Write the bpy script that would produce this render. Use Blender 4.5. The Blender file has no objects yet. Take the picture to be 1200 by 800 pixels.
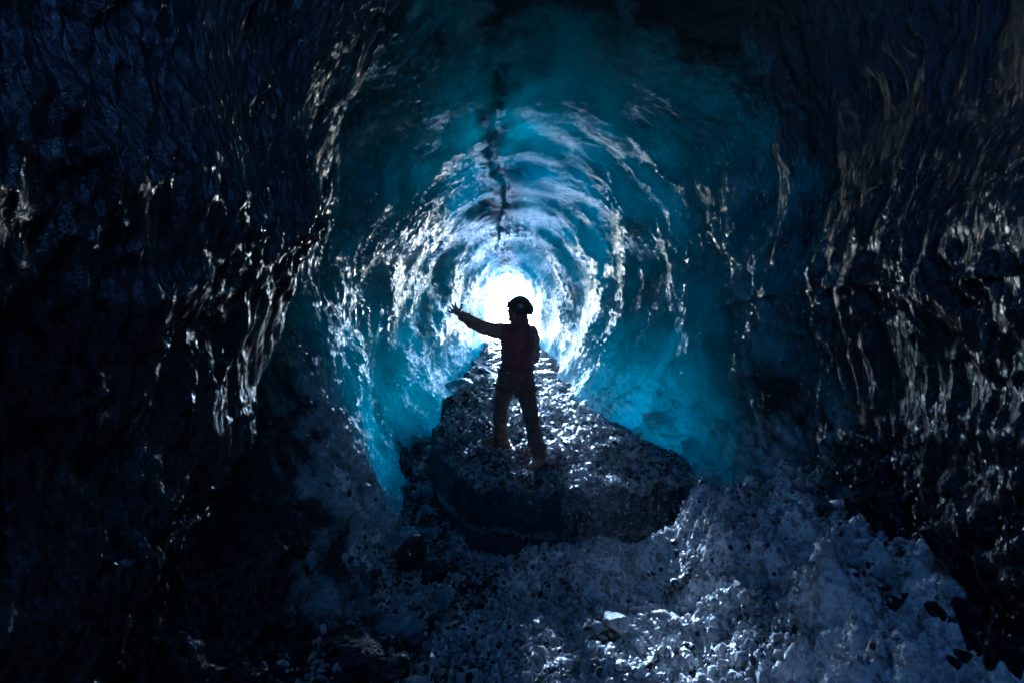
import bpy, bmesh, math, random
import numpy as np
from mathutils import Vector, Matrix

random.seed(7)
rng = np.random.default_rng(7)
SC = bpy.context.scene
COL = SC.collection
R = math.radians

# ------------------------------------------------------------------ noise
_perm = rng.permutation(256).astype(np.int32)
_perm = np.concatenate([_perm, _perm, _perm])
_g = rng.normal(size=(256, 3)).astype(np.float32)
_g /= np.linalg.norm(_g, axis=1, keepdims=True)
_jit = rng.random((256, 2)).astype(np.float32)


def perlin(x, y, z):
    x = np.asarray(x, np.float32); y = np.asarray(y, np.float32); z = np.asarray(z, np.float32)
    x, y, z = np.broadcast_arrays(x, y, z)
    xi = np.floor(x).astype(np.int32); yi = np.floor(y).astype(np.int32); zi = np.floor(z).astype(np.int32)
    xf = x - xi; yf = y - yi; zf = z - zi
    u = xf*xf*xf*(xf*(xf*6-15)+10); v = yf*yf*yf*(yf*(yf*6-15)+10); w = zf*zf*zf*(zf*(zf*6-15)+10)
    out = np.zeros_like(x)
    for dx in (0, 1):
        px = _perm[(xi+dx) & 255]
        wx = u if dx else 1-u
        for dy in (0, 1):
            py = _perm[px+((yi+dy) & 255)]
            wy = v if dy else 1-v
            for dz in (0, 1):
                g = _g[_perm[py+((zi+dz) & 255)] & 255]
                out += wx*wy*(w if dz else 1-w)*(g[..., 0]*(xf-dx)+g[..., 1]*(yf-dy)+g[..., 2]*(zf-dz))
    return out*1.6


def fbm(x, y, z, f, n=4, gain=.5):
    s = 0; a = 1.0
    for i in range(n):
        s = s + a*perlin(x*f+17.3*i, y*f+5.1*i, z*f-9.7*i)
        f *= 2.03; a *= gain
    return s


def worley(u, v, off=0):
    u = np.asarray(u, np.float32); v = np.asarray(v, np.float32)
    ui = np.floor(u).astype(np.int32); vi = np.floor(v).astype(np.int32)
    f1 = np.full(u.shape, 9.0, np.float32); f2 = f1.copy(); cid = np.zeros(u.shape, np.int32)
    for dx in (-1, 0, 1):
        for dy in (-1, 0, 1):
            h = _perm[_perm[(ui+dx+off) & 255]+((vi+dy) & 255)] & 255
            j = _jit[h]
            d = (ui+dx+j[..., 0]-u)**2+(vi+dy+j[..., 1]-v)**2
            nf = d < f1
            f2 = np.where(nf, f1, np.minimum(f2, d)); cid = np.where(nf, h, cid); f1 = np.where(nf, d, f1)
    return np.sqrt(f1), np.sqrt(f2), cid/255.0


def sst(a, b, x):
    t = np.clip((x-a)/(b-a), 0, 1)
    return t*t*(3-2*t)


def gauss(x, c, s):
    return np.exp(-((x-c)/s)**2)


# ------------------------------------------------------------------ mesh helpers
def grid_mesh(name, P, mat, flip=False, attrs=None, smooth=True, wrap=False):
    n, m = P.shape[:2]
    me = bpy.data.meshes.new(name)
    idx = np.arange(n*m, dtype=np.int32).reshape(n, m)
    if wrap:
        idx = np.concatenate([idx, idx[:, :1]], axis=1)
    a = idx[:-1, :-1]; b = idx[:-1, 1:]; c = idx[1:, 1:]; d = idx[1:, :-1]
    q = np.stack([a, d, c, b] if flip else [a, b, c, d], axis=-1).reshape(-1, 4)
    me.vertices.add(n*m); me.loops.add(q.size); me.polygons.add(len(q))
    me.vertices.foreach_set('co', P.astype(np.float32).ravel())
    me.loops.foreach_set('vertex_index', q.astype(np.int32).ravel())
    me.polygons.foreach_set('loop_start', np.arange(0, q.size, 4, dtype=np.int32))
    if smooth:
        me.polygons.foreach_set('use_smooth', np.ones(len(q), bool))
    me.update(calc_edges=True)
    for k, v in (attrs or {}).items():
        at = me.attributes.new(k, 'FLOAT', 'POINT')
        at.data.foreach_set('value', np.ascontiguousarray(v, np.float32).ravel())
    me.materials.append(mat)
    o = bpy.data.objects.new(name, me); COL.objects.link(o)
    return o


def tag(o, label=None, cat=None, group=None, kind=None):
    if label: o['label'] = label
    if cat: o['category'] = cat
    if group: o['group'] = group
    if kind: o['kind'] = kind
    return o


def obj(name, me, mat, parent=None):
    if mat is not None:
        me.materials.clear(); me.materials.append(mat)
    o = bpy.data.objects.new(name, me); COL.objects.link(o)
    if parent is not None: o.parent = parent
    return o


# ------------------------------------------------------------------ materials
class NT:
    def __init__(self, name):
        self.m = bpy.data.materials.new(name); self.m.use_nodes = True
        self.t = self.m.node_tree; self.t.nodes.clear()
        self.out = self.n('ShaderNodeOutputMaterial')

    def n(self, typ, **kw):
        nd = self.t.nodes.new(typ)
        for k, v in kw.items(): setattr(nd, k, v)
        return nd

    def l(self, a, b):
        self.t.links.new(a, b)

    def setin(self, sock, v):
        if hasattr(v, 'links') or isinstance(v, bpy.types.NodeSocket): self.l(v, sock)
        else: sock.default_value = v

    def math(self, op, a, b=None, clamp=False):
        nd = self.n('ShaderNodeMath', operation=op, use_clamp=clamp)
        self.setin(nd.inputs[0], a)
        if b is not None: self.setin(nd.inputs[1], b)
        return nd.outputs[0]

    def attr(self, name):
        return self.n('ShaderNodeAttribute', attribute_name=name).outputs['Fac']

    def pos(self, scale=(1, 1, 1)):
        tc = self.n('ShaderNodeTexCoord'); mp = self.n('ShaderNodeMapping')
        mp.inputs['Scale'].default_value = scale
        self.l(tc.outputs['Object'], mp.inputs[0]); return mp.outputs[0]

    def noise(self, vec, scale, detail=4, rough=.55, dist=0):
        nd = self.n('ShaderNodeTexNoise'); self.l(vec, nd.inputs['Vector'])
        nd.inputs['Scale'].default_value = scale; nd.inputs['Detail'].default_value = detail
        nd.inputs['Roughness'].default_value = rough; nd.inputs['Distortion'].default_value = dist
        return nd.outputs['Fac']

    def vor(self, vec, scale, feature='F1', out='Distance', rand=1):
        nd = self.n('ShaderNodeTexVoronoi', feature=feature); self.l(vec, nd.inputs['Vector'])
        nd.inputs['Scale'].default_value = scale
        return nd.outputs[out]

    def ramp(self, fac, stops):
        nd = self.n('ShaderNodeValToRGB'); self.l(fac, nd.inputs[0])
        el = nd.color_ramp.elements
        while len(el) < len(stops): el.new(.5)
        for e, (p, c) in zip(el, stops):
            e.position = p; e.color = (c, c, c, 1) if not isinstance(c, tuple) else (*c, 1)
        return nd.outputs[0]

    def mixc(self, f, a, b):
        nd = self.n('ShaderNodeMix', data_type='RGBA')
        self.setin(nd.inputs[0], f)
        for s, v in ((nd.inputs[6], a), (nd.inputs[7], b)):
            self.setin(s, (*v, 1) if isinstance(v, tuple) else v)
        return nd.outputs[2]

    def mixf(self, f, a, b):
        nd = self.n('ShaderNodeMix', data_type='FLOAT')
        self.setin(nd.inputs[0], f); self.setin(nd.inputs[2], a); self.setin(nd.inputs[3], b)
        return nd.outputs[0]

    def bump(self, h, strength, dist, normal=None):
        nd = self.n('ShaderNodeBump'); self.l(h, nd.inputs['Height'])
        nd.inputs['Strength'].default_value = strength; nd.inputs['Distance'].default_value = dist
        if normal: self.l(normal, nd.inputs['Normal'])
        return nd.outputs[0]

    def facets(self, normal, vec, scale, k):
        """tilt the normal of every crystal cell its own way"""
        c = self.vor(vec, scale, 'F1', 'Color')
        a = self.n('ShaderNodeVectorMath', operation='SUBTRACT'); self.l(c, a.inputs[0]); a.inputs[1].default_value = (.5, .5, .5)
        b = self.n('ShaderNodeVectorMath', operation='SCALE'); self.l(a.outputs[0], b.inputs[0]); self.setin(b.inputs['Scale'], k)
        d = self.n('ShaderNodeVectorMath', operation='ADD'); self.l(normal, d.inputs[0]); self.l(b.outputs[0], d.inputs[1])
        e = self.n('ShaderNodeVectorMath', operation='NORMALIZE'); self.l(d.outputs[0], e.inputs[0])
        return e.outputs[0]

    def princ(self, color, rough=.5, normal=None, **kw):
        p = self.n('ShaderNodeBsdfPrincipled')
        self.setin(p.inputs['Base Color'], (*color, 1) if isinstance(color, tuple) else color)
        self.setin(p.inputs['Roughness'], rough)
        if normal: self.l(normal, p.inputs['Normal'])
        for k, v in kw.items(): self.setin(p.inputs[k.replace('_', ' ')], v)
        return p.outputs[0]

    def done(self, sh):
        self.l(sh, self.out.inputs[0]); return self.m


def ice_material():
    t = NT('glacier_ice')
    v = t.pos(); thick = t.attr('thickness'); frost = t.attr('frost'); dirt_shade = t.attr('dirt_shade'); live = t.attr('live')
    vs = t.pos((1, 1.6, .55))
    n1 = t.noise(vs, 13, 5, .6, .8)
    n2 = t.noise(v, 70, 3, .6)
    sm = t.vor(vs, 26, 'SMOOTH_F1')
    hgt = t.math('ADD', t.math('MULTIPLY', n1, .8), t.math('ADD', t.math('MULTIPLY', n2, .16), t.math('MULTIPLY', sm, .5)))
    nrm = t.bump(t.math('MULTIPLY', hgt, live), .8, .045)
    nrm = t.facets(nrm, t.pos((1, 1.4, .75)), 30, t.math('MULTIPLY', live, t.math('ADD', t.math('MULTIPLY', frost, .65), .48)))
    nrm = t.facets(nrm, v, 95, t.math('MULTIPLY', live, t.math('ADD', t.math('MULTIPLY', frost, .6), .16)))
    cl = t.noise(v, 2.2, 5, .6, .3)
    base = t.mixc(t.ramp(cl, [(.35, 0.), (.7, 1.)]), (.026, .125, .130), (.085, .25, .255))
    fr = t.math('MULTIPLY', frost, t.ramp(t.noise(v, 9, 6, .7, .4), [(.3, .25), (.65, 1.)]), True)
    base = t.mixc(fr, base, (.64, .67, .67))
    dm = t.ramp(t.math('ADD', t.math('MULTIPLY', dirt_shade, .55), t.math('MULTIPLY', t.noise(v, 2.6, 8, .72, .6), .9)), [(.58, 0.), (.78, 1.)])
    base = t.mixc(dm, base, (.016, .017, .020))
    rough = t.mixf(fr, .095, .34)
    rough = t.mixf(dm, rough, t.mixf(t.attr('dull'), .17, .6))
    rough = t.math('ADD', rough, t.math('MULTIPLY', t.attr('calm'), .42))
    sh = t.princ(base, rough, nrm, IOR=1.33, Specular_IOR_Level=t.mixf(t.attr('calm'), .5, .08))
    # light that has come down through the ice above: blue survives the longest path
    def ch(a):
        return t.math('POWER', math.e, t.math('MULTIPLY', thick, -a))
    cc = t.n('ShaderNodeCombineColor')
    t.l(ch(1.65), cc.inputs[0]); t.l(ch(.66), cc.inputs[1]); t.l(ch(.67), cc.inputs[2])
    tr = t.n('ShaderNodeBsdfTranslucent'); t.l(cc.outputs[0], tr.inputs[0])
    ge = t.n('ShaderNodeNewGeometry'); va = t.n('ShaderNodeVectorMath', operation='ADD'); va.inputs[1].default_value = (0, 0, -.9)
    t.l(ge.outputs['Normal'], va.inputs[0]); vn = t.n('ShaderNodeVectorMath', operation='NORMALIZE'); t.l(va.outputs[0], vn.inputs[0])
    t.l(vn.outputs[0], tr.inputs['Normal'])
    mx = t.n('ShaderNodeMixShader')
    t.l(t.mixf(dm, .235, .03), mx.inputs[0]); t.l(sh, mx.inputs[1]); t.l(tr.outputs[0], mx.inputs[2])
    return t.done(mx.outputs[0])


def rubble_ground(name, ice, ash, amount, bumpd=.02, rough=.22, ashattr=False, clear=None, k=1.0):
    t = NT(name); v = t.pos()
    gs = t.n('ShaderNodeSeparateColor'); t.l(t.vor(v, 38, 'F1', 'Color'), gs.inputs[0])
    m = t.noise(v, 4, 8, .75, .5)
    if ashattr: m = t.math('SUBTRACT', m, t.attr('ash'))
    fac = t.ramp(t.math('ADD', m, t.math('MULTIPLY', gs.outputs[0], .22)),
                 [(amount-.10, 0.), (amount+.16, 1.)])
    col = t.mixc(fac, ash, ice)
    h = t.math('ADD', t.math('MULTIPLY', t.vor(v, 38, 'F1'), -.8), t.math('ADD', t.math('MULTIPLY', t.vor(v, 90), -.35), t.noise(v, 30, 5, .7)))
    nrm = t.bump(h, .9, bumpd)
    nrm = t.facets(nrm, v, 38, k); nrm = t.facets(nrm, v, 90, k*.6)
    rr = t.mixf(gs.outputs[1], rough*.5, rough*2.0)
    if clear:      # steep broken faces are bare dark ice, debris only rests on top
        ge = t.n('ShaderNodeNewGeometry'); sx = t.n('ShaderNodeSeparateXYZ'); t.l(ge.outputs['Normal'], sx.inputs[0])
        st = t.ramp(t.math('ADD', sx.outputs[2], t.math('MULTIPLY', m, .3)), [(.50, 0.), (.75, 1.)])
        cc = t.mixc(t.noise(v, 5, 5, .6, .5), tuple(x*.4 for x in clear), clear)
        col = t.mixc(st, cc, col); rr = t.mixf(st, .18, rr)
    return t.done(t.princ(col, rr, nrm, IOR=1.33))


def chunk_ice(name, col, rough=.12, trans=.35):
    t = NT(name); v = t.pos()
    nrm = t.bump(t.noise(v, 22, 6, .7), .9, .03)
    nrm = t.facets(nrm, v, 30, .45)
    c = t.mixc(t.noise(v, 9, 5, .6), tuple(x*.45 for x in col), col)
    return t.done(t.princ(c, rough, nrm, IOR=1.31, Transmission_Weight=trans))


def cloth(name, col, rough=.85, sc=220):
    t = NT(name); v = t.pos()
    nrm = t.bump(t.math('ADD', t.noise(v, sc, 2), t.math('MULTIPLY', t.noise(v, 22, 4), 1.5)), .4, .004)
    c = t.mixc(t.noise(v, 14, 5, .6), tuple(x*.6 for x in col), tuple(x*1.25 for x in col))
    return t.done(t.princ(c, rough, nrm, Sheen_Weight=.35, Sheen_Roughness=.4))


M_ice = ice_material()
M_floor = rubble_ground('crushed_ice_and_ash', (.76, .745, .73), (.022, .023, .027), .54, .02, .17, ashattr=True)
M_mound = rubble_ground('gritty_ice', (.27, .26, .28), (.024, .022, .026), .62, .025, .3, False, (.045, .085, .105), .65)
M_chunk = chunk_ice('clear_ice', (.42, .56, .64))
M_shard = chunk_ice('broken_ice', (.70, .71, .73), .1, .3)
M_rock = rubble_ground('wet_black_rock', (.06, .062, .07), (.013, .013, .015), .62, .01, .25)

# ------------------------------------------------------------------ cave shell
ST = [  # y, centre x, centre z, radius at 0,45,90,135,180,225,270,315
    (-5.2, .1, 2.0, .05, .05, .05, .05, .05, .05, .05, .05),
    (-4.6, .1, 2.0, 1.0, 1.0, 1.0, 1.0, 1.0, 1.0, 1.6, 1.0),
    (-2.5, .15, 2.1, 1.25, 1.45, 1.6, 1.4, 1.2, 1.6, 2.4, 1.7),
    (0.0, .2, 2.1, 1.50, 1.95, 2.3, 1.75, 1.38, 1.9, 2.5, 2.0),
    (2.0, .2, 2.1, 1.80, 2.45, 2.75, 1.86, 1.70, 2.25, 2.9, 2.26),
    (3.5, .2, 2.2, 2.04, 2.62, 2.82, 2.18, 2.02, 2.42, 3.0, 2.45),
    (4.25, .2, 2.2, 2.04, 2.48, 2.55, 2.30, 2.04, 2.04, 3.0, 2.56),
    (5.0, .15, 2.2, 1.98, 2.25, 2.30, 2.22, 1.92, 2.16, 3.1, 2.62),
    (6.0, .1, 2.2, 1.90, 2.10, 2.20, 2.10, 1.90, 2.22, 3.0, 2.10),
    (7.0, .05, 2.25, 1.78, 1.96, 2.08, 1.98, 1.86, 2.26, 2.8, 1.58),
    (8.5, .0, 2.3, 1.56, 1.78, 1.92, 1.78, 1.70, 1.95, 2.2, 1.50),
    (11., .0, 2.4, 1.22, 1.40, 1.62, 1.38, 1.22, 1.50, 1.9, 1.42),
    (14.2, .0, 2.45, .66, .90, 1.27, .92, .70, 1.0, 1.4, 1.0),
    (14.5, .0, 2.45, .80, 1.05, 1.38, 1.05, .84, 1.1, 1.5, 1.1),
]
ST = np.array(ST, np.float64)


def cubic(xq, xs, ys):
    """monotone-ish cubic hermite through stations"""
    m = np.gradient(ys, xs, axis=0)
    i = np.clip(np.searchsorted(xs, xq)-1, 0, len(xs)-2)
    h = xs[i+1]-xs[i]; t = (xq-xs[i])/h
    if ys.ndim > 1: t = t[:, None]; h = h[:, None]
    return ((2*t**3-3*t**2+1)*ys[i]+(t**3-2*t**2+t)*h*m[i]+(-2*t**3+3*t**2)*ys[i+1]+(t**3-t**2)*h*m[i+1])


FILL_HOLE = (.0, .20, .60, 1.05)


def cave():
    ys = np.concatenate([np.arange(-5.2, .9, .09), np.geomspace(.9, 14.5, 520)])
    nA = 1150
    # more columns on the walls and roof than under the floor
    q = np.linspace(0, 1, nA, endpoint=False)
    th = (-70+320*q)[:nA-90]
    qq = np.linspace(0, 1, nA-90)
    th = np.concatenate([-72+324*qq, np.linspace(252, 288, 92)[1:-1]])
    st = cubic(ys, ST[:, 0], ST[:, 1:])
    st[:, 2:] = np.maximum(st[:, 2:], .04)
    cx, cz, rad = st[:, 0], st[:, 1], st[:, 2:]
    # angular interpolation (periodic, cosine-smoothed cubic)
    a = (th % 360)/45.0
    i0 = np.floor(a).astype(int) % 8; f = (a-np.floor(a))
    def rr(k): return rad[:, (i0+k) % 8]
    p0, p1, p2, p3 = rr(-1), rr(0), rr(1), rr(2)
    r = .5*((2*p1)+(-p0+p2)*f+(2*p0-5*p1+4*p2-p3)*f**2+(-p0+3*p1-3*p2+p3)*f**3)
    r = np.maximum(r, .04)
    T = np.radians(th)[None, :]; Y = ys[:, None]+0*T; TH = (th[None, :] % 360)+0*Y
    def pts(r): return cx[:, None]+r*np.cos(T), Y, cz[:, None]+r*np.sin(T)
    X, _, Z = pts(r)
    # overhanging bulge on the near left wall, dark hollow below it
    th0 = np.interp(ys, [-5, .8, 1.6, 2.6, 4.0, 5.2], [235, 226, 219, 206, 178, 150])[:, None]
    wob = 7*perlin(Y*1.3, 3.1, .2)
    fade = sst(4.6, 3.6, Y)*sst(-1, 1, Y)
    d = TH-th0-wob
    bul = sst(9, -7, d)*sst(-95, -25, d)
    r = r-.30*bul*fade
    r = r+.22*sst(-4, 8, d)*sst(75, 30, d)*sst(4.2, 3.4, Y)*sst(-1, 1, Y)
    # big lumps
    X, _, Z = pts(r)
    damp = np.clip(r/1.2, .0, 1)
    mouth = (1-.45*sst(9, 13, Y))*(1-.3*sst(2.2, 3.8, Y)*sst(11.0, 8.5, Y)*gauss(TH, 82, 34))
    r = r-damp*mouth*(.20*perlin(X*.6, Y*.5, Z*.6+7.3)+.16*perlin(X*.95, Y*.85, Z*.95)+.085*perlin(X*1.9+4, Y*1.9, Z*1.9))
    ang = np.cos(T)
    right = sst(.2, .9, ang); up = sst(.25, .9, np.sin(T)+0*Y)
    low = sst(-.25, -.75, np.sin(T))+0*Y
    s = np.radians(TH)*2.2                      # arc length
    # melt runnels down the right-hand and left-hand walls
    run = perlin(s*.55+.35*perlin(X*1.5, Y*1.5, Z*1.5), Y*2.6, 3.3)
    runf = perlin(s*.9, Y*6.0+.6*perlin(s*1.4, Y*2, 1.), 8.3)
    side = sst(.15, .75, np.abs(ang))
    zone = sst(2.0, 3.6, Y)*sst(8.0, 6.2, Y)
    r = r-side*zone*damp*(.11*np.maximum(run, -.2)+.045*np.maximum(runf, -.2))*(.45+.75*right)
    # lumpy frozen foot of the walls
    lum = 1-np.abs(perlin(X*2.6, Y*2.6, Z*2.6)); lum2 = 1-np.abs(perlin(X*6.2, Y*6.2, Z*6.2+4))
    foot = low*sst(8.5, 5.5, Y)*sst(.5, 2, Y)
    lum3 = 1-np.abs(perlin(X*14, Y*14, Z*14+4))
    r = r-foot*(.30*(.55-lum)+.20*(.55-lum2)+.08*(.55-lum3)+.10)*(.6+.5*right)*(1-.7*sst(.2, .7, -ang)*sst(4.3, 4.9, Y))
    # smooth blue pockets: the roof beyond the camera and the alcove right of the ledge
    smooth = np.clip(sst(2.2, 3.8, Y)*sst(11.0, 8.5, Y)*gauss(TH, 82, 34)+gauss(Y, 6.5, .6)*np.exp(-(((TH+50) % 360-18)/20.)**2), 0, 1)
    tex = 1-.82*smooth
    # scallops: concave dishes with crisp crests, drawn out down the wall
    w1 = perlin(X*1.7, Y*1.7, Z*1.7); w2 = perlin(X*1.7+9, Y*1.7+9, Z*1.7)
    shear = Y*.55*np.sign(ang)
    yv = np.cumsum(np.gradient(ys)/np.interp(ys, [-5, 2, 4, 7, 11, 15], [.18, .13, .14, .19, .25, .28]))[:, None]+0*T
    f1, f2, _ = worley((s+shear*.5+.30*w1)/np.interp(Y, [3, 6, 10], [.34, .38, .32]), yv*1.25+1.7*w2+.6*perlin(s*2.3, Y*1.2, 4.4))
    sc1 = 1-np.exp(-1.9*f1*f1)
    g1, g2, _ = worley((s+.14*w2+.10*perlin(X*5, Y*5, Z*5))/.17, yv*2.5+1.6*w1, 31)
    big = sst(10., 6., Y)*.6+.4
    amt = .30+1.35*np.clip(fbm(X, Y, Z, 1.1, 2)+.22, 0, 1)
    r = r-damp*tex*amt*big*(.070*sc1+.030*(1-np.exp(-1.9*g1*g1)))
    # fine ripple and pitting
    X, _, Z = pts(r)
    r = r-damp*(.014*perlin(X*8, Y*9, Z*5)+.007*perlin(X*19, Y*21, Z*12)+.0032*perlin(X*44, Y*44, Z*30))*(.35+.65*tex)
    # cracked dirty seam along the crown
    seamx = 96+3*np.sin(Y*1.3)+4*perlin(Y*1.1, .3, 5.)+2*perlin(Y*4, 1.3, 5.)
    sd = TH-seamx
    r = r+damp*(.038*gauss(sd, 0, 1.4)*sst(0, 2, Y)-.035*gauss(sd, 3.5, 3.))*sst(12, 10, Y)
    X, _, Z = pts(r)
    P = np.stack([X, Y+0*X, Z], -1)
    # glacier front outside the mouth
    rows = []
    lastr = r[-1]
    for k, (dr, dy) in enumerate([(.10, .16), (.3, .25), (.7, .32), (1.3, .3), (2.1, .1), (2.9, -.5)]):
        rk = lastr+dr+.1*perlin(np.cos(T[0])*3, np.sin(T[0])*3, k*.7)
        rows.append(np.stack([cx[-1]+rk*np.cos(T[0]), ys[-1]+dy+0*rk, cz[-1]+rk*np.sin(T[0])], -1))
    P = np.concatenate([P, np.array(rows)], 0)
    # attributes
    nx = len(rows)
    ext = lambda A: np.concatenate([A, np.repeat(A[-1:], nx, 0)], 0)
    n3 = fbm(X, Y, Z, .55, 3)
    overhead = np.interp(ys, [-6, 0, 2.0, 4.0, 5., 6.0, 7.5, 9, 11, 13, 14.6], [18, 17, 15, 11.5, 7.6, 5.2, 4.2, 3.8, 3.2, 2.0, .9])[:, None]
    roofside = 1.0+.8*sst(25, 80, np.abs((TH-74+180) % 360-180))
    thick = overhead*roofside*(1+.35*n3)
    thick = thick*(1-.38*low*sst(4.2, 5.6, Y))*(1-.36*sst(.4, -.2, np.sin(T))*sst(4.2, 5.6, Y))
    thick = thick*(1-.32*gauss(Y, 5.4, .9)*sst(.45, 0, np.sin(T))*sst(.2, .6, ang))
    thick = thick+1.6*sst(.2, 1, -ang)*sst(4, 2.5, Y)
    thick = thick*(1-.52*gauss(Y, 4.9, 1.1)*sst(.3, -.3, np.sin(T))*sst(.2, .6, -ang))
    thick = thick*(1+.22*fbm(X, Y, Z, 2.4, 4))
    thick = thick-.8*gauss(Y, 6.5, 1.0)*np.exp(-(((TH+50) % 360-20)/22.)**2)
    calm = smooth
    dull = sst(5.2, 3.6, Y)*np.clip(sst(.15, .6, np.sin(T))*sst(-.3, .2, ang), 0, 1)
    frost = np.clip(low*1.1*sst(.9, 2.5, Y)*sst(12, 7, Y)*(.6+.8*right)+.25*np.clip(fbm(X, Y, Z, 2.2, 3), 0, 1)+.8*gauss(Y, 4.7, .9)*sst(.15, -.5, np.sin(T))*sst(.2, .7, -ang), 0, 1)
    back_bounce = sst(-2.6, -3.4, Y)  # unseen back wall whitened as an added bounce for fill light
    frost = frost+2*back_bounce; frost = np.clip(frost+.30*sst(.5, -.4, np.sin(T))*sst(5, 6.5, Y)*sst(12, 10, Y), 0, 2)
    dirt_shade = (1-back_bounce)*np.clip(.25*dull+.45*sst(3.4, 2.2, Y)+np.interp(Y, [3, 6.5], [.32, .58])*gauss(sd/np.interp(Y, [3, 7, 10, 15], [1, 1.6, 3.2, 3]), 0.5, 5)*sst(14.5, 12, Y)+sst(5.2, 2.8, Y)*(.62+.25*sst(.2, .7, np.sin(T)))+sst(.5, -.5, Y)*.8+.25*sst(.1, .6, fbm(X, Y, Z, .9, 3)), 0, 1.3)  # seam dirt, plus shade painted in as darker ice near and behind the camera
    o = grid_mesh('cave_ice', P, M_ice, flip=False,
                  attrs={'thickness': ext(thick), 'frost': ext(frost), 'dirt_shade': ext(dirt_shade), 'calm': ext(.88*np.clip(calm, 0, 1)), 'dull': ext(dull), 'live': ext(1-np.maximum(.88*np.clip(calm, 0, 1), .35*sst(6.0, 8.5, Y)))}, wrap=True)
    # an added opening in the unseen roof above the camera, for fill light
    me = o.data; co = np.empty(len(me.vertices)*3, np.float32); me.vertices.foreach_get('co', co); co = co.reshape(-1, 3)
    dd = np.hypot((co[:, 0]-FILL_HOLE[0])/FILL_HOLE[2], (co[:, 1]-FILL_HOLE[1])/FILL_HOLE[3])+.25*perlin(co[:, 0]*2.2, co[:, 1]*2.2, 0.)
    bm = bmesh.new(); bm.from_mesh(me); bm.verts.ensure_lookup_table()
    kill = [bm.verts[i] for i in np.nonzero((dd < 1) & (co[:, 2] > 3))[0]]
    bmesh.ops.delete(bm, geom=kill, context='VERTS'); bm.to_mesh(me); bm.free()
    return o


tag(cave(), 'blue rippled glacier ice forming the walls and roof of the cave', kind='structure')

# ------------------------------------------------------------------ ledge (ice mound) and floor
EX = [-1.4, -.95, -.75, -.45, -.1, .6, 1.4, 2.2, 3.0]; EY = [7.2, 6.3, 5.6, 4.98, 4.75, 4.68, 4.92, 5.3, 5.6]


def mound_h(x, y, fine=True):
    x = np.asarray(x, np.float64); y = np.asarray(y, np.float64)
    top = np.interp(y, [4.4, 5.2, 5.65, 6.3, 8, 10, 12, 13.5, 16], [.48, .52, .66, .76, .96, 1.20, 1.57, 1.84, 1.76])
    top = top+.06*perlin(x*1.1, y*1.1, 2.)-.05*np.clip(x-.9, 0, 2)
    yf = np.interp(x, EX, EY)+.22*perlin(x*1.7, .5, 4.)+.09*perlin(x*4.3, .5, 7.)
    xl = np.interp(y, [4, 6.3, 8, 10, 12, 13.4, 16], [-3, -.95, -.98, -.95, -.8, -.7, -1.6])+.10*perlin(y*1.7, 3.3, 1.)
    d = np.minimum(y-yf, (x-xl)*1.0)
    h = top-.05*sst(.2, 0., d)+.10*(1-np.abs(perlin(x*2.1, y*1.6, 6.)))-.06
    low = -.25+.02*y
    e_ = d+.06*perlin(x*4, y*4, 9.)+.035*perlin(x*11, y*11, 2.)
    h = low+(h-low)*(.42*sst(-.20, -.12, e_)+.58*sst(-.07, .03, e_))
    if fine:
        m = sst(-.15, .05, d)
        k1, k2, c1 = worley(x/.11+.4*perlin(x*8, y*8, 1.), y/.11)
        k3, k4, c2 = worley(x/.045, y/.045, 11)
        h = h+m*(.040*fbm(x, y, 0., 3.2, 4)+.030*(c1-.5)*sst(0, .35, k2-k1)+.014*(c2-.3)*sst(0, .4, k4-k3))
        h = h+(1-m)*.03*fbm(x, y, 3., 4, 3)
    return h


def floor_h(x, y, fine=True):
    x = np.asarray(x, np.float64); y = np.asarray(y, np.float64)
    h = .035*np.maximum(y-5, 0)+.14*np.clip(y-5.2, 0, 2.2)*sst(-.5, -.9, x)
    h = h-.12*gauss(x, -.95, .45)*sst(6, 3.5, y)
    bil = lambda f, o: np.abs(perlin(x*f+o, y*f, o))*1.8
    ramp_r = np.clip(x-1.05-.12*perlin(y*1.6, .3, .3), 0, 3)
    h = h+.85*np.minimum(ramp_r, .58+.14*perlin(y*2.3, 1.3, .3))**1.1*sst(4.65, 4.0, y)+sst(.0, .5, ramp_r)*sst(4.65, 4.0, y)*(.26*bil(2.1, 3.3)+.13*bil(4.7, 1.1)+.06*bil(10., 2.2)-.06)
    h = h+.30*np.clip(-x-1.3, 0, 3)
    heap = gauss(x, -1.45, .42)*gauss(y, 4.25, .62)
    h = h+heap*(.55+.30*bil(2.6, 5.3)+.16*bil(5.5, 6.1)+.06*bil(11., 4.2))
    h = h-.10*gauss(y, 4.55, .35)*sst(1.8, 1.0, x)
    h = h+.20*gauss(y-.10*x, 4.12, .20)*sst(-.3, .3, x)-.18*gauss(y-.12*x, 3.68, .17)*gauss(x, .75, .6)
    h = h+.075*perlin(x*1.6, y*1.6, 5.)
    if fine:
        rg = 1-np.abs(perlin(x*3.4, y*3.4, 1.7))
        h = h+.085*(rg-.6)+.05*fbm(x, y, 8., 4.5, 4, .6)
        k1, k2, c1 = worley(x/.085+.3*perlin(x*9, y*9, 1.), y/.085, 5)
        k3, k4, c2 = worley(x/.036, y/.036, 17)
        h = h+.05*(c1-.4)*sst(0, .4, k2-k1)+.026*(c2-.3)*sst(0, .45, k4-k3)
    return h


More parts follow.
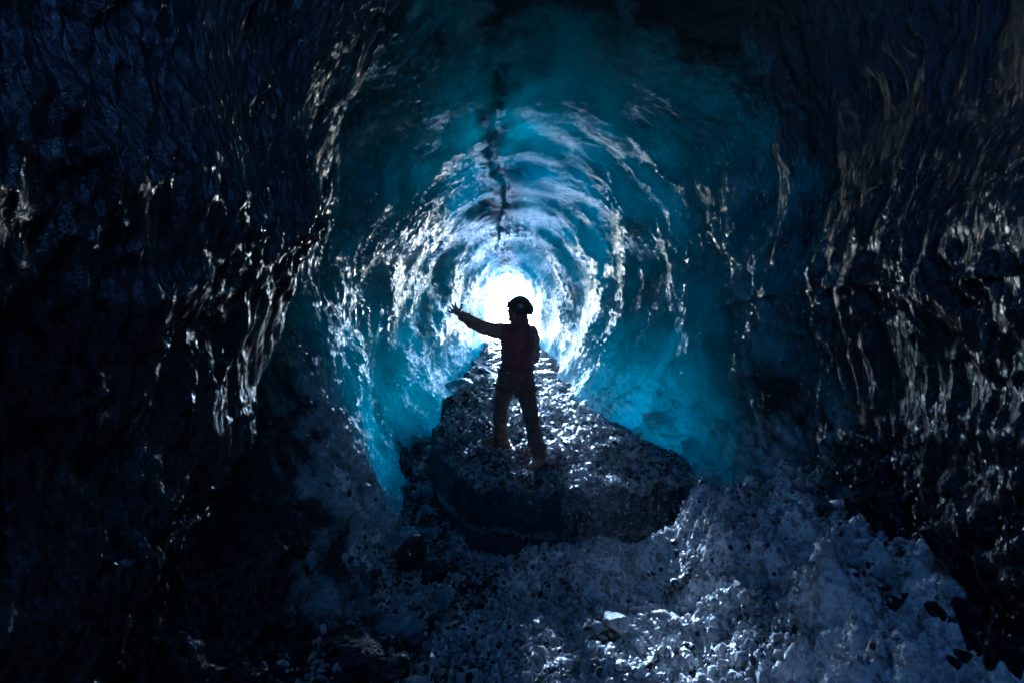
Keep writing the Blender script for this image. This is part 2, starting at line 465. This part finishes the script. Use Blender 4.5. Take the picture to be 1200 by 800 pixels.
def floor():
    ys = np.concatenate([np.arange(-5, 1.8, .14), np.geomspace(1.8, 14.9, 520)])
    t = np.linspace(-1, 1, 720)
    hw = np.interp(ys, [-5, 3.5, 6, 9, 15], [3.1, 3.0, 2.6, 2.2, 2.0])
    X = t[None, :]*hw[:, None]+.2; Y = ys[:, None]+0*X
    return grid_mesh('cave_floor', np.stack([X, Y, floor_h(X, Y)], -1), M_floor,
                     attrs={'ash': -.16*gauss(X, -1.45, .5)*gauss(Y, 4.25, .7)+.16*sst(.0, -1.0, X+.35*perlin(X*1.5, Y*1.5, 2.))+.16*sst(.1, .6, perlin(X*1.9, Y*2.6, 7.))-.08*sst(.2, 1., X)})


def mound():
    ys = np.geomspace(4.35, 15.2, 560)
    X = np.linspace(-1.75, 2.9, 560)[None, :]+0*ys[:, None]; Y = ys[:, None]+0*X
    return grid_mesh('cave_ground_ledge', np.stack([X, Y, mound_h(X, Y)], -1), M_mound)


tag(floor(), 'crushed ice and black ash covering the cave floor', kind='structure')
tag(mound(), 'raised ledge of gritty ice the person stands on', kind='structure')


def snow_field():
    ys = np.concatenate([np.linspace(14.9, 30, 60), np.linspace(30.5, 37, 12)])
    t = np.linspace(-1, 1, 90)
    X = t[None, :]*(6+ys[:, None]*.9); Y = ys[:, None]+0*X
    Z = 1.45-.05*np.clip(Y-15, 0, 20)+.12*perlin(X*.25, Y*.25, 0.)+.03*perlin(X, Y, 3.)
    t_ = NT('snow'); v = t_.pos()
    m = t_.done(t_.princ((.78, .81, .85), .6, t_.bump(t_.noise(v, 6, 6), .3, .05)))
    return grid_mesh('snow_ground', np.stack([X, Y, Z], -1), m)


tag(snow_field(), 'bright snow outside the cave mouth', kind='structure')

# ------------------------------------------------------------------ broken ice
def lump_mesh(name, size, seed, sub=3, rough=.42, cuts=9, flat=False):
    rs = random.Random(seed)
    bm = bmesh.new(); bmesh.ops.create_icosphere(bm, subdivisions=sub, radius=1)
    planes = []
    for _ in range(cuts):
        n = Vector((rs.gauss(0, 1), rs.gauss(0, 1), rs.gauss(0, 1))).normalized()
        planes.append((n, rs.uniform(.55, .85)))
    co = np.array([v.co[:] for v in bm.verts])
    for n, d in planes:
        n = np.array(n); e = co@n-d
        co = co-np.clip(e, 0, None)[:, None]*n
    nz = perlin(co[:, 0]*1.8+seed, co[:, 1]*1.8, co[:, 2]*1.8)*rough*.5+perlin(co[:, 0]*5+seed, co[:, 1]*5, co[:, 2]*5)*rough*.18
    co = co*(1+nz)[:, None]*np.array(size)
    for v, c in zip(bm.verts, co): v.co = c
    for f in bm.faces: f.smooth = not flat
    me = bpy.data.meshes.new(name); bm.to_mesh(me); bm.free()
    return me


def ground_z(x, y):
    a = float(floor_h(np.array([x]), np.array([y]))[0]); b = float(mound_h(np.array([x]), np.array([y]))[0])
    return max(a, b)


def chunk(name, x, y, size, seed, mat, label, cat, group, rot=None, sink=.12):
    size = tuple(v*(1.3 if group == G else 1.1) for v in size)
    me = lump_mesh(name, size, seed)
    o = obj(name, me, mat)
    o.location = (x, y, ground_z(x, y)+size[2]*(1-2*sink))
    o.rotation_euler = rot or (random.uniform(-.3, .3), random.uniform(-.3, .3), random.uniform(0, 6.28))
    tag(o, label, cat, group)
    return o


CH = 'ice chunks lying in the gully left of the ledge'
G = 'loose ice pieces lying on the ledge'
F = 'ice blocks lying on the cave floor'
K = 'black rocks on the cave floor'
chunk('ice_chunk', -.95, 5.70, (.09, .08, .065), 1, M_chunk, 'pale rounded ice chunk in the dark gully, the roundest and brightest of them', 'ice chunk', CH)
chunk('ice_chunk', -.88, 5.32, (.11, .08, .05), 2, M_chunk, 'flat blue ice chunk in the gully just below the roundest pale one', 'ice chunk', CH)
chunk('ice_chunk', -.80, 4.95, (.10, .09, .055), 3, M_chunk, 'wedge shaped ice chunk at the near end of the gully by the left wall', 'ice chunk', CH)
chunk('ice_chunk', -1.14, 6.4, (.11, .09, .06), 4, M_chunk, 'teal ice chunk in the middle of the gully beside the left wall', 'ice chunk', CH)
chunk('ice_chunk', -1.30, 7.3, (.16, .12, .08), 5, M_chunk, 'large flat teal ice slab at the far end of the gully', 'ice slab', CH)
chunk('ice_chunk', -1.08, 6.85, (.10, .09, .07), 6, M_chunk, 'small teal ice chunk touching the upper edge of the ledge at the gully', 'ice chunk', CH)
chunk('ice_chunk', -.86, 8.6, (.22, .20, .10), 7, M_chunk, 'pale broad ice piece on the upper left edge of the ledge', 'ice chunk', G)
chunk('ice_chunk', .03, 6.5, (.085, .08, .055), 8, M_shard, 'white ice piece on the ledge between the two boots', 'ice chunk', G)
chunk('ice_chunk', .46, 5.5, (.075, .06, .05), 9, M_shard, 'white ice piece on the ledge right of the nearer boot', 'ice chunk', G)
chunk('ice_chunk', .62, 7.2, (.07, .06, .05), 10, M_shard, 'small pale ice piece on the ledge at the foot of the right wall', 'ice chunk', G)
chunk('ice_slab', -.78, 3.42, (.17, .10, .035), 11, M_chunk, 'thin flat ice slab lying tilted at the dark left of the floor', 'ice slab', F, (.18, -.12, .2))
chunk('ice_chunk', -.62, 3.25, (.085, .07, .07), 12, M_chunk, 'clear upright ice block beside the thin tilted slab', 'ice chunk', F)
chunk('ice_chunk', -.48, 3.62, (.10, .08, .06), 13, M_chunk, 'dull grey ice block behind the clear upright block on the left floor', 'ice chunk', F)
chunk('ice_chunk', .66, 3.22, (.10, .09, .06), 14, M_shard, 'largest pale ice lump in the brightly lit right of the floor', 'ice chunk', F)
chunk('ice_chunk', .98, 3.35, (.07, .06, .045), 15, M_shard, 'small pale ice lump right of the largest lump on the bright floor', 'ice chunk', F)
chunk('ice_chunk', .12, 3.45, (.075, .06, .045), 16, M_shard, 'frosted ice lump in the middle of the floor below the dark ledge face', 'ice chunk', F)
chunk('rock', -.92, 3.05, (.22, .15, .09), 21, M_rock, 'black wet boulder at the bottom left of the floor, widest of the rocks', 'rock', K)
chunk('rock', -.70, 2.86, (.13, .11, .07), 22, M_rock, 'small black rock at the bottom edge in front of the widest boulder', 'rock', K)
chunk('rock', -.82, 4.15, (.16, .14, .13), 23, M_rock, 'tall black rock at the foot of the left ice wall', 'rock', K)
chunk('rock', -.62, 4.05, (.12, .10, .07), 24, M_rock, 'low black rock right of the tall rock under the left wall', 'rock', K)
chunk('rock', 1.05, 3.05, (.045, .04, .035), 25, M_rock, 'tiny black stone alone on the bright crushed ice at right', 'rock', K)


def rubble(name, N, med, mat, bias):
    """countless loose shards over the floor and ledge, one stuff object"""
    V, Fc, n0 = [], [], 0
    bi = bmesh.new(); bmesh.ops.create_icosphere(bi, subdivisions=1, radius=1)
    base = np.array([v.co[:] for v in bi.verts]); tri = np.array([[v.index for v in f.verts] for f in bi.faces]); bi.free()
    nv = len(base)
    yy = 2.5*np.exp(rng.random(N)*math.log(9.5/2.5)); tx = rng.uniform(-1, 1, N)
    xx = .25+tx*np.interp(yy, [2.5, 4.6, 6, 10], [2.4, 2.3, 1.5, 1.0])
    zz = np.maximum(floor_h(xx, yy), mound_h(xx, yy))
    clump = bias*(perlin(xx*2.2, yy*2.2, 6.)+.35*np.clip(xx, -1, 1.2))
    keep = (clump+rng.normal(0, .35, N) > .05) | (rng.random(N) < .12)
    steep = np.abs(mound_h(xx, yy-.08, False)-mound_h(xx, yy+.08, False)) > .2
    keep &= ~steep
    xx, yy, zz = xx[keep], yy[keep], zz[keep]; n = len(xx)
    size = np.exp(rng.normal(math.log(med), .5, n))*np.where(yy > 4.6, 1.0, 1.0)
    size = np.clip(size, .005, .055)
    A = rng.normal(size=(n, 3, 3)); Q, _ = np.linalg.qr(A)
    sh = base[None]*rng.uniform(.72, 1.2, (n, nv, 1))+rng.normal(0, .13, (n, nv, 3))
    sh = sh*size[:, None, None]*rng.uniform(.55, 1.2, (n, 1, 3))
    sh = np.einsum('nij,nkj->nki', Q, sh)+np.stack([xx, yy, zz+size*.35], -1)[:, None]
    Vv = sh.reshape(-1, 3); Ff = (tri[None]+nv*np.arange(n)[:, None, None]).reshape(-1, 3)
    me = bpy.data.meshes.new(name)
    me.vertices.add(len(Vv)); me.loops.add(Ff.size); me.polygons.add(len(Ff))
    me.vertices.foreach_set('co', Vv.astype(np.float32).ravel())
    me.loops.foreach_set('vertex_index', Ff.astype(np.int32).ravel())
    me.polygons.foreach_set('loop_start', np.arange(0, Ff.size, 3, dtype=np.int32))
    me.update(calc_edges=True)
    return obj(name, me, mat)


tag(rubble('black_gravel', 7000, .013, M_rock, -1.0), 'black gravel mixed into the crushed ice of the cave floor', 'gravel', kind='stuff')
tag(rubble('ice_lumps', 1500, .030, M_shard, 1.0), 'fist sized ice lumps scattered among the crushed ice', 'ice lumps', kind='stuff')
tag(rubble('ice_rubble', 34000, .0125, M_shard, 1.0), 'loose broken ice shards strewn over the floor and ledge', 'ice rubble', kind='stuff')

# ------------------------------------------------------------------ person
def blob(name, balls, voxel, mat, parent=None, smooth=3, wrinkle=None, fac=.5):
    """one continuous surface from chains of balls (p, r)"""
    bm = bmesh.new()
    for p, r in balls:
        sc = Matrix.Diagonal((*((r,)*3 if not isinstance(r, tuple) else r), 1))
        bmesh.ops.create_icosphere(bm, subdivisions=3, radius=1, matrix=Matrix.Translation(p) @ sc)
    me = bpy.data.meshes.new(name+'_raw'); bm.to_mesh(me); bm.free()
    o = bpy.data.objects.new(name+'_raw', me); COL.objects.link(o)
    md = o.modifiers.new('r', 'REMESH'); md.mode = 'VOXEL'; md.voxel_size = voxel; md.use_smooth_shade = True
    sm = o.modifiers.new('s', 'SMOOTH'); sm.iterations = smooth; sm.factor = fac
    dg = bpy.context.evaluated_depsgraph_get()
    out = bpy.data.meshes.new_from_object(o.evaluated_get(dg))
    bpy.data.objects.remove(o); bpy.data.meshes.remove(me)
    out.name = name
    if wrinkle:
        n = len(out.vertices)
        co = np.empty(n*3, np.float32); out.vertices.foreach_get('co', co); co = co.reshape(-1, 3)
        no = np.empty(n*3, np.float32); out.vertices.foreach_get('normal', no); no = no.reshape(-1, 3)
        amp, fr = wrinkle
        w = 1-2*np.abs(perlin(co[:, 0]*fr, co[:, 1]*fr, co[:, 2]*fr*1.7))
        w = w+.5*perlin(co[:, 0]*fr*2.3, co[:, 1]*fr*2.3, co[:, 2]*fr*2.3)
        co = co+no*(amp*w)[:, None]
        out.vertices.foreach_set('co', co.ravel().astype(np.float32)); out.update()
    out.polygons.foreach_set('use_smooth', np.ones(len(out.polygons), bool))
    return obj(name, out, mat, parent)


def chain(*pr):
    """balls along a polyline of (x,y,z,r)"""
    out = []
    for a, b in zip(pr[:-1], pr[1:]):
        pa, pb = Vector(a[:3]), Vector(b[:3]); L = (pb-pa).length
        k = max(2, int(L/(min(a[3], b[3])*.30)))
        for i in range(k+1):
            t = i/k
            out.append((pa.lerp(pb, t), a[3]+(b[3]-a[3])*t))
    return out


def tube(name, pts, r, mat, parent, closed=False, flat=1.0, n=10):
    """a strap or cord following points"""
    P = [Vector(p) for p in pts]; m = len(P)
    bm = bmesh.new(); rings = []
    for i, p in enumerate(P):
        a = P[(i-1) % m] if (closed or i > 0) else P[i]; b = P[(i+1) % m] if (closed or i < m-1) else P[i]
        t = (b-a).normalized(); up = Vector((0, 0, 1))
        if abs(t.dot(up)) > .9: up = Vector((0, 1, 0))
        u = t.cross(up).normalized(); w = u.cross(t)
        rings.append([bm.verts.new(p+u*math.cos(6.2832*k/n)*r+w*math.sin(6.2832*k/n)*r*flat) for k in range(n)])
    for i in range(m if closed else m-1):
        A, B = rings[i], rings[(i+1) % m]
        for k in range(n):
            bm.faces.new((A[k], A[(k+1) % n], B[(k+1) % n], B[k]))
    if not closed:
        bm.faces.new(rings[0][::-1]); bm.faces.new(rings[-1])
    bmesh.ops.recalc_face_normals(bm, faces=bm.faces)
    for f in bm.faces: f.smooth = True
    me = bpy.data.meshes.new(name); bm.to_mesh(me); bm.free()
    return obj(name, me, mat, parent)


def build_person():
    skin = cloth('skin', (.38, .22, .16), .55, 400)
    m_jacket = cloth('maroon_shell', (.20, .040, .034), .6)
    m_sleeve = cloth('brown_sleeve', (.30, .15, .075), .7)
    m_trouser = cloth('dark_trousers', (.13, .075, .048), .8)
    m_boot = cloth('boot_leather', (.20, .115, .055), .6)
    m_helm = cloth('helmet_shell', (.075, .036, .016), .35, 60)
    m_strap = cloth('webbing', (.13, .05, .04), .7)
    m_metal = NT('carabiner_metal'); m_metal = m_metal.done(m_metal.princ((.5, .5, .52), .3, Metallic=1.0))
    # feet on the ledge
    LF = Vector((-.145, 5.68, 0)); RF = Vector((.275, 5.20, 0))
    LF.z = float(mound_h(np.array([LF.x]), np.array([LF.y]), False)[0]); RF.z = float(mound_h(np.array([RF.x]), np.array([RF.y]), False)[0])
    print('feet', LF, RF)
    hipL = Vector((-.045, 5.38, 1.47)); hipR = Vector((.125, 5.45, 1.455))
    kneeL = Vector((-.13, 5.50, 1.12)); kneeR = Vector((.21, 5.32, 1.03))
    ankL = Vector((LF.x+.02, LF.y-.03, LF.z+.10)); ankR = Vector((RF.x, RF.y+.03, RF.z+.10))
    pel = Vector((.045, 5.42, 1.52)); waist = Vector((.055, 5.42, 1.62)); chest = Vector((.065, 5.41, 1.82))
    shL = Vector((-.075, 5.33, 1.945)); shR = Vector((.195, 5.49, 1.935)); neck = Vector((.065, 5.42, 2.00))
    head = Vector((.060, 5.42, 2.165))
    elL = Vector((-.30, 5.34, 1.985)); wrL = Vector((-.525, 5.36, 2.125))
    elR = Vector((.235, 5.57, 1.68)); wrR = Vector((.10, 5.72, 1.66))
    root = bpy.data.objects.new('person', None)
    # --- body, one continuous mesh: head, neck, trunk, arms with hands, legs
    B = []
    B += chain((*pel, .12), (*waist, .115), (*chest, .125)) + chain((*chest, .12), (*neck, .065)) + chain((*neck, .055), (*head, .06))
    B += chain((*shL, .06), (*shR, .06)) + chain((*shL, .055), (*elL, .042), (*wrL, .029)) + chain((*shR, .055), (*elR, .042), (*wrR, .029))
    B += chain((*hipL, .085), (*kneeL, .055), (*ankL, .042)) + chain((*hipR, .085), (*kneeR, .055), (*ankR, .042))
    B += chain((*ankL, .045), (LF.x-.09, LF.y+.05, LF.z+.05, .035)) + chain((*ankR, .045), (RF.x-.05, RF.y+.10, RF.z+.05, .035))
    # head: looks to the left, a little away from the camera and upward
    f = Vector((-.90, .36, .22)).normalized(); sd = f.cross(Vector((0, 0, 1))).normalized(); u = sd.cross(f).normalized()
    def H(a, b, c): return head+f*a+sd*b+u*c
    B += [(H(-.015, 0, .035), .088), (H(.0, 0, .02), .082), (H(.030, 0, -.03), .066), (H(.038, 0, -.075), .045), (H(.065, 0, -.095), .024),
          (H(.072, 0, .035), .035), (H(.082, 0, -.06), .017)]
    B += chain((*H(.088, 0, .018), .011), (*H(.106, 0, -.018), .016))           # nose
    B += chain((*H(.088, -.016, -.055), .008), (*H(.088, .016, -.055), .008))   # lips
    for s in (-1, 1):
        B += chain((*H(-.005, s*.082, .02), .018), (*H(-.012, s*.084, -.02), .013))  # ears
        B += [(H(.066, s*.034, -.008), .022)]                                       # cheeks
    # hand on the wall side: palm, four spread fingers, thumb up
    d = (wrL-elL).normalized(); upv = Vector((.1, .35, 1)).normalized(); sidev = d.cross(upv).normalized(); upv = sidev.cross(d).normalized()
    palm = wrL+d*.075
    B += chain((*wrL, .028), (*(wrL+d*.05), .027)) + chain((*(palm+upv*.026), .017), (*(palm-upv*.026), .016)) + chain((*(palm+upv*.026-d*.03), .018), (*(palm-upv*.024-d*.03), .018))
    for k, (o_, ln, spread, bend) in enumerate([(.030, .075, .62, .10), (.010, .082, .30, -.06), (-.010, .076, .02, -.18), (-.029, .060, -.28, -.30)]):
        p0 = palm+upv*o_
        dir1 = (d+upv*spread-sidev*bend*.3).normalized(); p1 = p0+dir1*ln*.55
        dir2 = (d*.9+upv*(spread*.9+.25)-sidev*bend).normalized(); p2 = p1+dir2*ln*.5
        B += chain((*p0, .0125), (*p1, .0105), (*p2, .0085))
    t0 = palm-d*.03+upv*.03; t1 = t0+(upv*.9+d*.15+sidev*.25).normalized()*.045; t2 = t1+(upv*.85+d*.45).normalized()*.032
    B += chain((*t0, .015), (*t1, .0125), (*t2, .010))
    # resting hand, lightly curled
    d2 = (wrR-elR).normalized(); up2 = Vector((0, 0, 1)); s2 = d2.cross(up2).normalized(); p_ = wrR+d2*.07
    B += chain((*wrR, .027), (*p_, .026)) + chain((*(p_+up2*.025), .017), (*(p_-up2*.025), .017))
    for k, (o_, ln) in enumerate([(.030, .07), (.010, .078), (-.010, .072), (-.029, .058)]):
        p0 = p_+up2*o_; p1 = p0+(d2*.8-s2*.5)*ln*.5; p2 = p1+(d2*.3-s2*.9)*ln*.5
        B += chain((*p0, .012), (*p1, .0105), (*p2, .009))
    q1 = p_-d2*.03+up2*.035; B += chain((*q1, .014), (*(q1+up2*.02+d2*.04), .011))
    root = blob('person', B, .0062, skin, None, 2)
    tag(root, 'person in maroon jacket and helmet on the ledge reaching one hand to the ice', 'person')
    # --- clothing
    J = chain((*(waist+Vector((0, 0, -.085))), .172), (*waist, .168), (*chest, .176)) + [(chest+Vector((-.055, -.02, .03)), .125), (chest+Vector((.06, .04, .03)), .125),
        (waist+Vector((-.06, -.02, -.05)), .115), (waist+Vector((.06, .03, -.05)), .115)]
    J += chain((*shL, .088), (*shR, .085)) + chain((*chest, .13), (*(neck+Vector((0, 0, .02))), .078))
    J += [(neck+Vector((.05, -.01, -.02)), .075)]
    blob('jacket', J, .010, m_jacket, root, 3, (.010, 11))
    blob('hood', chain((*H(-.055, 0, -.055), .070), (*(neck+Vector((.03, -.02, .03))), .085), (*(neck+Vector((.045, -.03, -.05))), .095)) + [(neck+Vector((.05, .05, -.01)), .075), (neck+Vector((-.01, -.06, -.01)), .07)], .009, m_jacket, root, 2, (.006, 15))
    blob('collar', [(neck+Vector((math.cos(a)*.058, math.sin(a)*.055, .035+.012*math.sin(a*2))), .030) for a in np.linspace(0, 6.28, 28)], .008, m_jacket, root, 2, (.003, 20))
    for nm, s_, e_, w_ in (('sleeve', shL, elL, wrL), ('sleeve', shR, elR, wrR)):
        dd = (w_-e_).normalized(); S_ = []
        pts = [(*s_, .084), (*s_.lerp(e_, .5), .074), (*e_, .064), (*e_.lerp(w_, .5), .054), (*(w_-dd*.02), .043)]
        S_ = chain(*pts)
        # soft folds where the fabric bunches
        for t in np.linspace(.12, .95, 9):
            c = s_.lerp(e_, t*2) if t < .5 else e_.lerp(w_, (t-.5)*2)
            rr_ = np.interp(t, [0, .5, 1], [.086, .069, .047])
            S_.append((c+Vector((random.uniform(-.01, .01), random.uniform(-.01, .01), random.uniform(-.012, .006))), rr_+.004))
        sl = blob(nm, S_, .008, m_sleeve, root, 2, (.006, 16))
        blob('cuff', chain((*(w_-dd*.035), .044), (*(w_-dd*.005), .040)), .007, m_jacket, sl, 1)
    T_ = [(pel, .150), (pel+Vector((-.05, -.02, -.02)), .125), (pel+Vector((.05, .02, -.02)), .125), (hipL.lerp(hipR, .5)+Vector((0, -.01, -.01)), .12)]
    for h_, k_, a_ in ((hipL, kneeL, ankL), (hipR, kneeR, ankR)):
        T_ += chain((*h_, .106), (*h_.lerp(k_, .5), .088), (*k_, .072), (*k_.lerp(a_, .45), .070), (*(a_+Vector((0, 0, .03))), .064))
        for q in np.linspace(.55, .98, 6):
            c = h_.lerp(k_, q*2-.9) if q < .9 else k_.lerp(a_, .2)
            T_.append((k_.lerp(a_, (q-.5)*2)+Vector((random.uniform(-.014, .014), random.uniform(-.014, .014), 0)), .067))
        T_ += chain((*(a_+Vector((0, 0, .10))), .074), (*(a_+Vector((0, 0, .03))), .074))
    blob('trousers', T_, .009, m_trouser, root, 2, (.011, 12))
    # gaiters and boots
    for F_, a_, td in ((LF, ankL, Vector((-.95, .25, 0))), (RF, ankR, Vector((-.35, -.75, 0)))):
        td = td.normalized()
        toe = F_+td*.155+Vector((0, 0, .045)); heel = F_-td*.075+Vector((0, 0, .045))
        bt = blob('boot', chain((*(a_+Vector((0, 0, .09))), .064), (*a_, .060), (*heel, .046)) + chain((*heel, .048), (*F_.lerp(toe, .4).__add__(Vector((0, 0, .045))), .052), (*toe, .043)), .008, m_boot, root, 2, (.003, 18))
        sole = chain((*(heel+Vector((0, 0, -.032))), .026), (*(F_+td*.05+Vector((0, 0, .012))), .03), (*(toe+Vector((0, 0, -.030))), .026))
        blob('sole', sole, .008, m_trouser, bt, 1)
        a0 = a_+Vector((0, 0, .02)); sdv = td.cross(Vector((0, 0, 1)))
        tube('lace', [a0+td*(.058+.012*i)+sdv*.02*(-1)**i+Vector((0, 0, .045-.022*i)) for i in range(5)], .005, m_strap, bt)
    # helmet with brim, chin strap and headlamp
    bm = bmesh.new(); bmesh.ops.create_uvsphere(bm, u_segments=48, v_segments=28, radius=1)
    cut = [v for v in bm.verts if v.co.z < -.42+.3*max(0, v.co.x)]
    bmesh.ops.delete(bm, geom=cut, context='VERTS')
    for v in bm.verts:
        x, y, z = v.co
        ridge = .012*math.cos(3*math.atan2(y, x+.3))*max(0, z)
        brim = 0
        p = H(-.018+(x*.136), y*.124, .032+z*.130+ridge)
        v.co = p
    bmesh.ops.solidify(bm, geom=list(bm.faces), thickness=.012)
    for f_ in bm.faces: f_.smooth = True
    me = bpy.data.meshes.new('helmet'); bm.to_mesh(me); bm.free()
    hl = obj('helmet', me, m_helm, root)
    tube('chin_strap', [H(.01, -.095, .02), H(.035, -.078, -.05), H(.055, -.03, -.118), H(.055, .03, -.118), H(.035, .078, -.05), H(.01, .095, .02)], .006, m_strap, hl)
    blob('headlamp', [(H(.125, 0, .070), (.016, .022, .016)), (H(.118, .012, .070), .014), (H(.118, -.012, .070), .014)], .004, m_trouser, hl, 1)
    for s in (-1, 1):
        em = NT('eye'); em = em.done(em.princ((.05, .04, .035), .15))
        ey = bpy.data.meshes.new('eye'); bm = bmesh.new(); bmesh.ops.create_icosphere(bm, subdivisions=2, radius=.011, matrix=Matrix.Translation(H(.077, s*.030, .008))); bm.to_mesh(ey); bm.free()
        obj('eye', ey, em, root)
    # climbing harness
    yaw = math.atan2(hipR.y-hipL.y, hipR.x-hipL.x)
    def ring(c, ax, ay, tilt, n=40):
        out = []
        for a in np.linspace(0, 6.2832, n, endpoint=False):
            x, y = ax*math.cos(a), ay*math.sin(a)
            out.append(Vector((c.x+x*math.cos(yaw)-y*math.sin(yaw), c.y+x*math.sin(yaw)+y*math.cos(yaw), c.z+tilt*math.cos(a))))
        return out
    hb = tube('harness', ring(pel+Vector((.003, 0, .035)), .188, .170, .012), .012, m_strap, root, True, 2.0)
    for h_, k_ in ((hipL, kneeL), (hipR, kneeR)):
        c = h_.lerp(k_, .30); tube('leg_loop', ring(c, .120, .122, .035*(1 if h_ is hipR else -1)), .010, m_strap, hb, True, 1.8)
    g0 = pel+Vector((-.06, -.17, .02)); g1 = pel+Vector((.17, -.09, .03))
    tube('gear_loop', [g0.lerp(g1, t)+Vector((0, -.03*math.sin(3.1416*t), -.05*math.sin(3.1416*t)*(1-.5*t))) for t in np.linspace(0, 1, 16)], .006, m_jacket, hb)
    for t in (.55,):
        c = g0.lerp(g1, t)+Vector((0, -.035*math.sin(3.1416*t), -.05*math.sin(3.1416*t)*(1-.5*t)-.036))
        tube('carabiner', [c+Vector((.018*math.cos(a), .006*math.cos(a), .038*math.sin(a))) for a in np.linspace(0, 6.2832, 18, endpoint=False)], .0045, m_metal, hb, True)
    return root


build_person()

# ------------------------------------------------------------------ damp air in the cave
def haze():
    bm = bmesh.new(); bmesh.ops.create_cube(bm, size=1, matrix=Matrix.Translation((0, 16, 3)) @ Matrix.Diagonal((80, 46, 11, 1)))
    me = bpy.data.meshes.new('haze'); bm.to_mesh(me); bm.free()
    t = NT('damp_air'); p = t.n('ShaderNodeVolumePrincipled')
    p.inputs['Color'].default_value = (.86, .92, .97, 1); p.inputs['Density'].default_value = HAZE; p.inputs['Anisotropy'].default_value = .12
    t.l(p.outputs[0], t.out.inputs['Volume'])
    o = obj('haze', me, t.m); tag(o, 'thin damp air filling the cave and glowing at its mouth', 'haze', kind='stuff')


HAZE = .004
haze()

# ------------------------------------------------------------------ light
SUN_EL, SUN_AZ = 17.0, -4.5          # sun stands beyond the mouth, a little left
w = bpy.data.worlds.new('World'); SC.world = w; w.use_nodes = True
nt = w.node_tree; nt.nodes.clear()
sky = nt.nodes.new('ShaderNodeTexSky'); sky.sky_type = 'NISHITA'; sky.sun_disc = False
sky.sun_elevation = R(SUN_EL); sky.sun_rotation = R(SUN_AZ); sky.air_density = .6; sky.dust_density = .6; sky.ozone_density = 1.0
bg = nt.nodes.new('ShaderNodeBackground'); bg.inputs[1].default_value = .15
wo = nt.nodes.new('ShaderNodeOutputWorld'); nt.links.new(sky.outputs[0], bg.inputs[0]); nt.links.new(bg.outputs[0], wo.inputs[0])
sun = bpy.data.lights.new('sun', 'SUN'); sun.energy = 3.5; sun.angle = R(5); sun.color = (1, .99, .975)
so = bpy.data.objects.new('sun', sun); COL.objects.link(so)
sd_ = Vector((math.sin(R(SUN_AZ))*math.cos(R(SUN_EL)), math.cos(R(SUN_AZ))*math.cos(R(SUN_EL)), math.sin(R(SUN_EL))))
so.rotation_euler = sd_.to_track_quat('Z', 'Y').to_euler(); so.location = (0, 30, 20)

cam = bpy.data.cameras.new('camera'); cam.lens = 18; cam.sensor_width = 36; cam.clip_start = .05; cam.clip_end = 3000
co = bpy.data.objects.new('camera', cam); COL.objects.link(co); co.location = (0, 0, 1.85); co.rotation_euler = (R(90), 0, 0)
SC.camera = co

SC.render.engine = 'CYCLES'
cy = SC.cycles
cy.use_denoising = True
try:
    cy.denoiser = 'OPENIMAGEDENOISE'; cy.denoising_input_passes = 'RGB_ALBEDO_NORMAL'
except Exception: pass
cy.max_bounces = 10; cy.diffuse_bounces = 6; cy.glossy_bounces = 5; cy.transmission_bounces = 5
cy.sample_clamp_indirect = 6; cy.caustics_reflective = True; cy.caustics_refractive = False
vs = SC.view_settings; vs.view_transform = 'Standard'; vs.look = 'None'; vs.exposure = 3.9; vs.gamma = 1; vs.use_white_balance = True; vs.white_balance_temperature = 4250; vs.white_balance_tint = 4; vs.use_curve_mapping = False
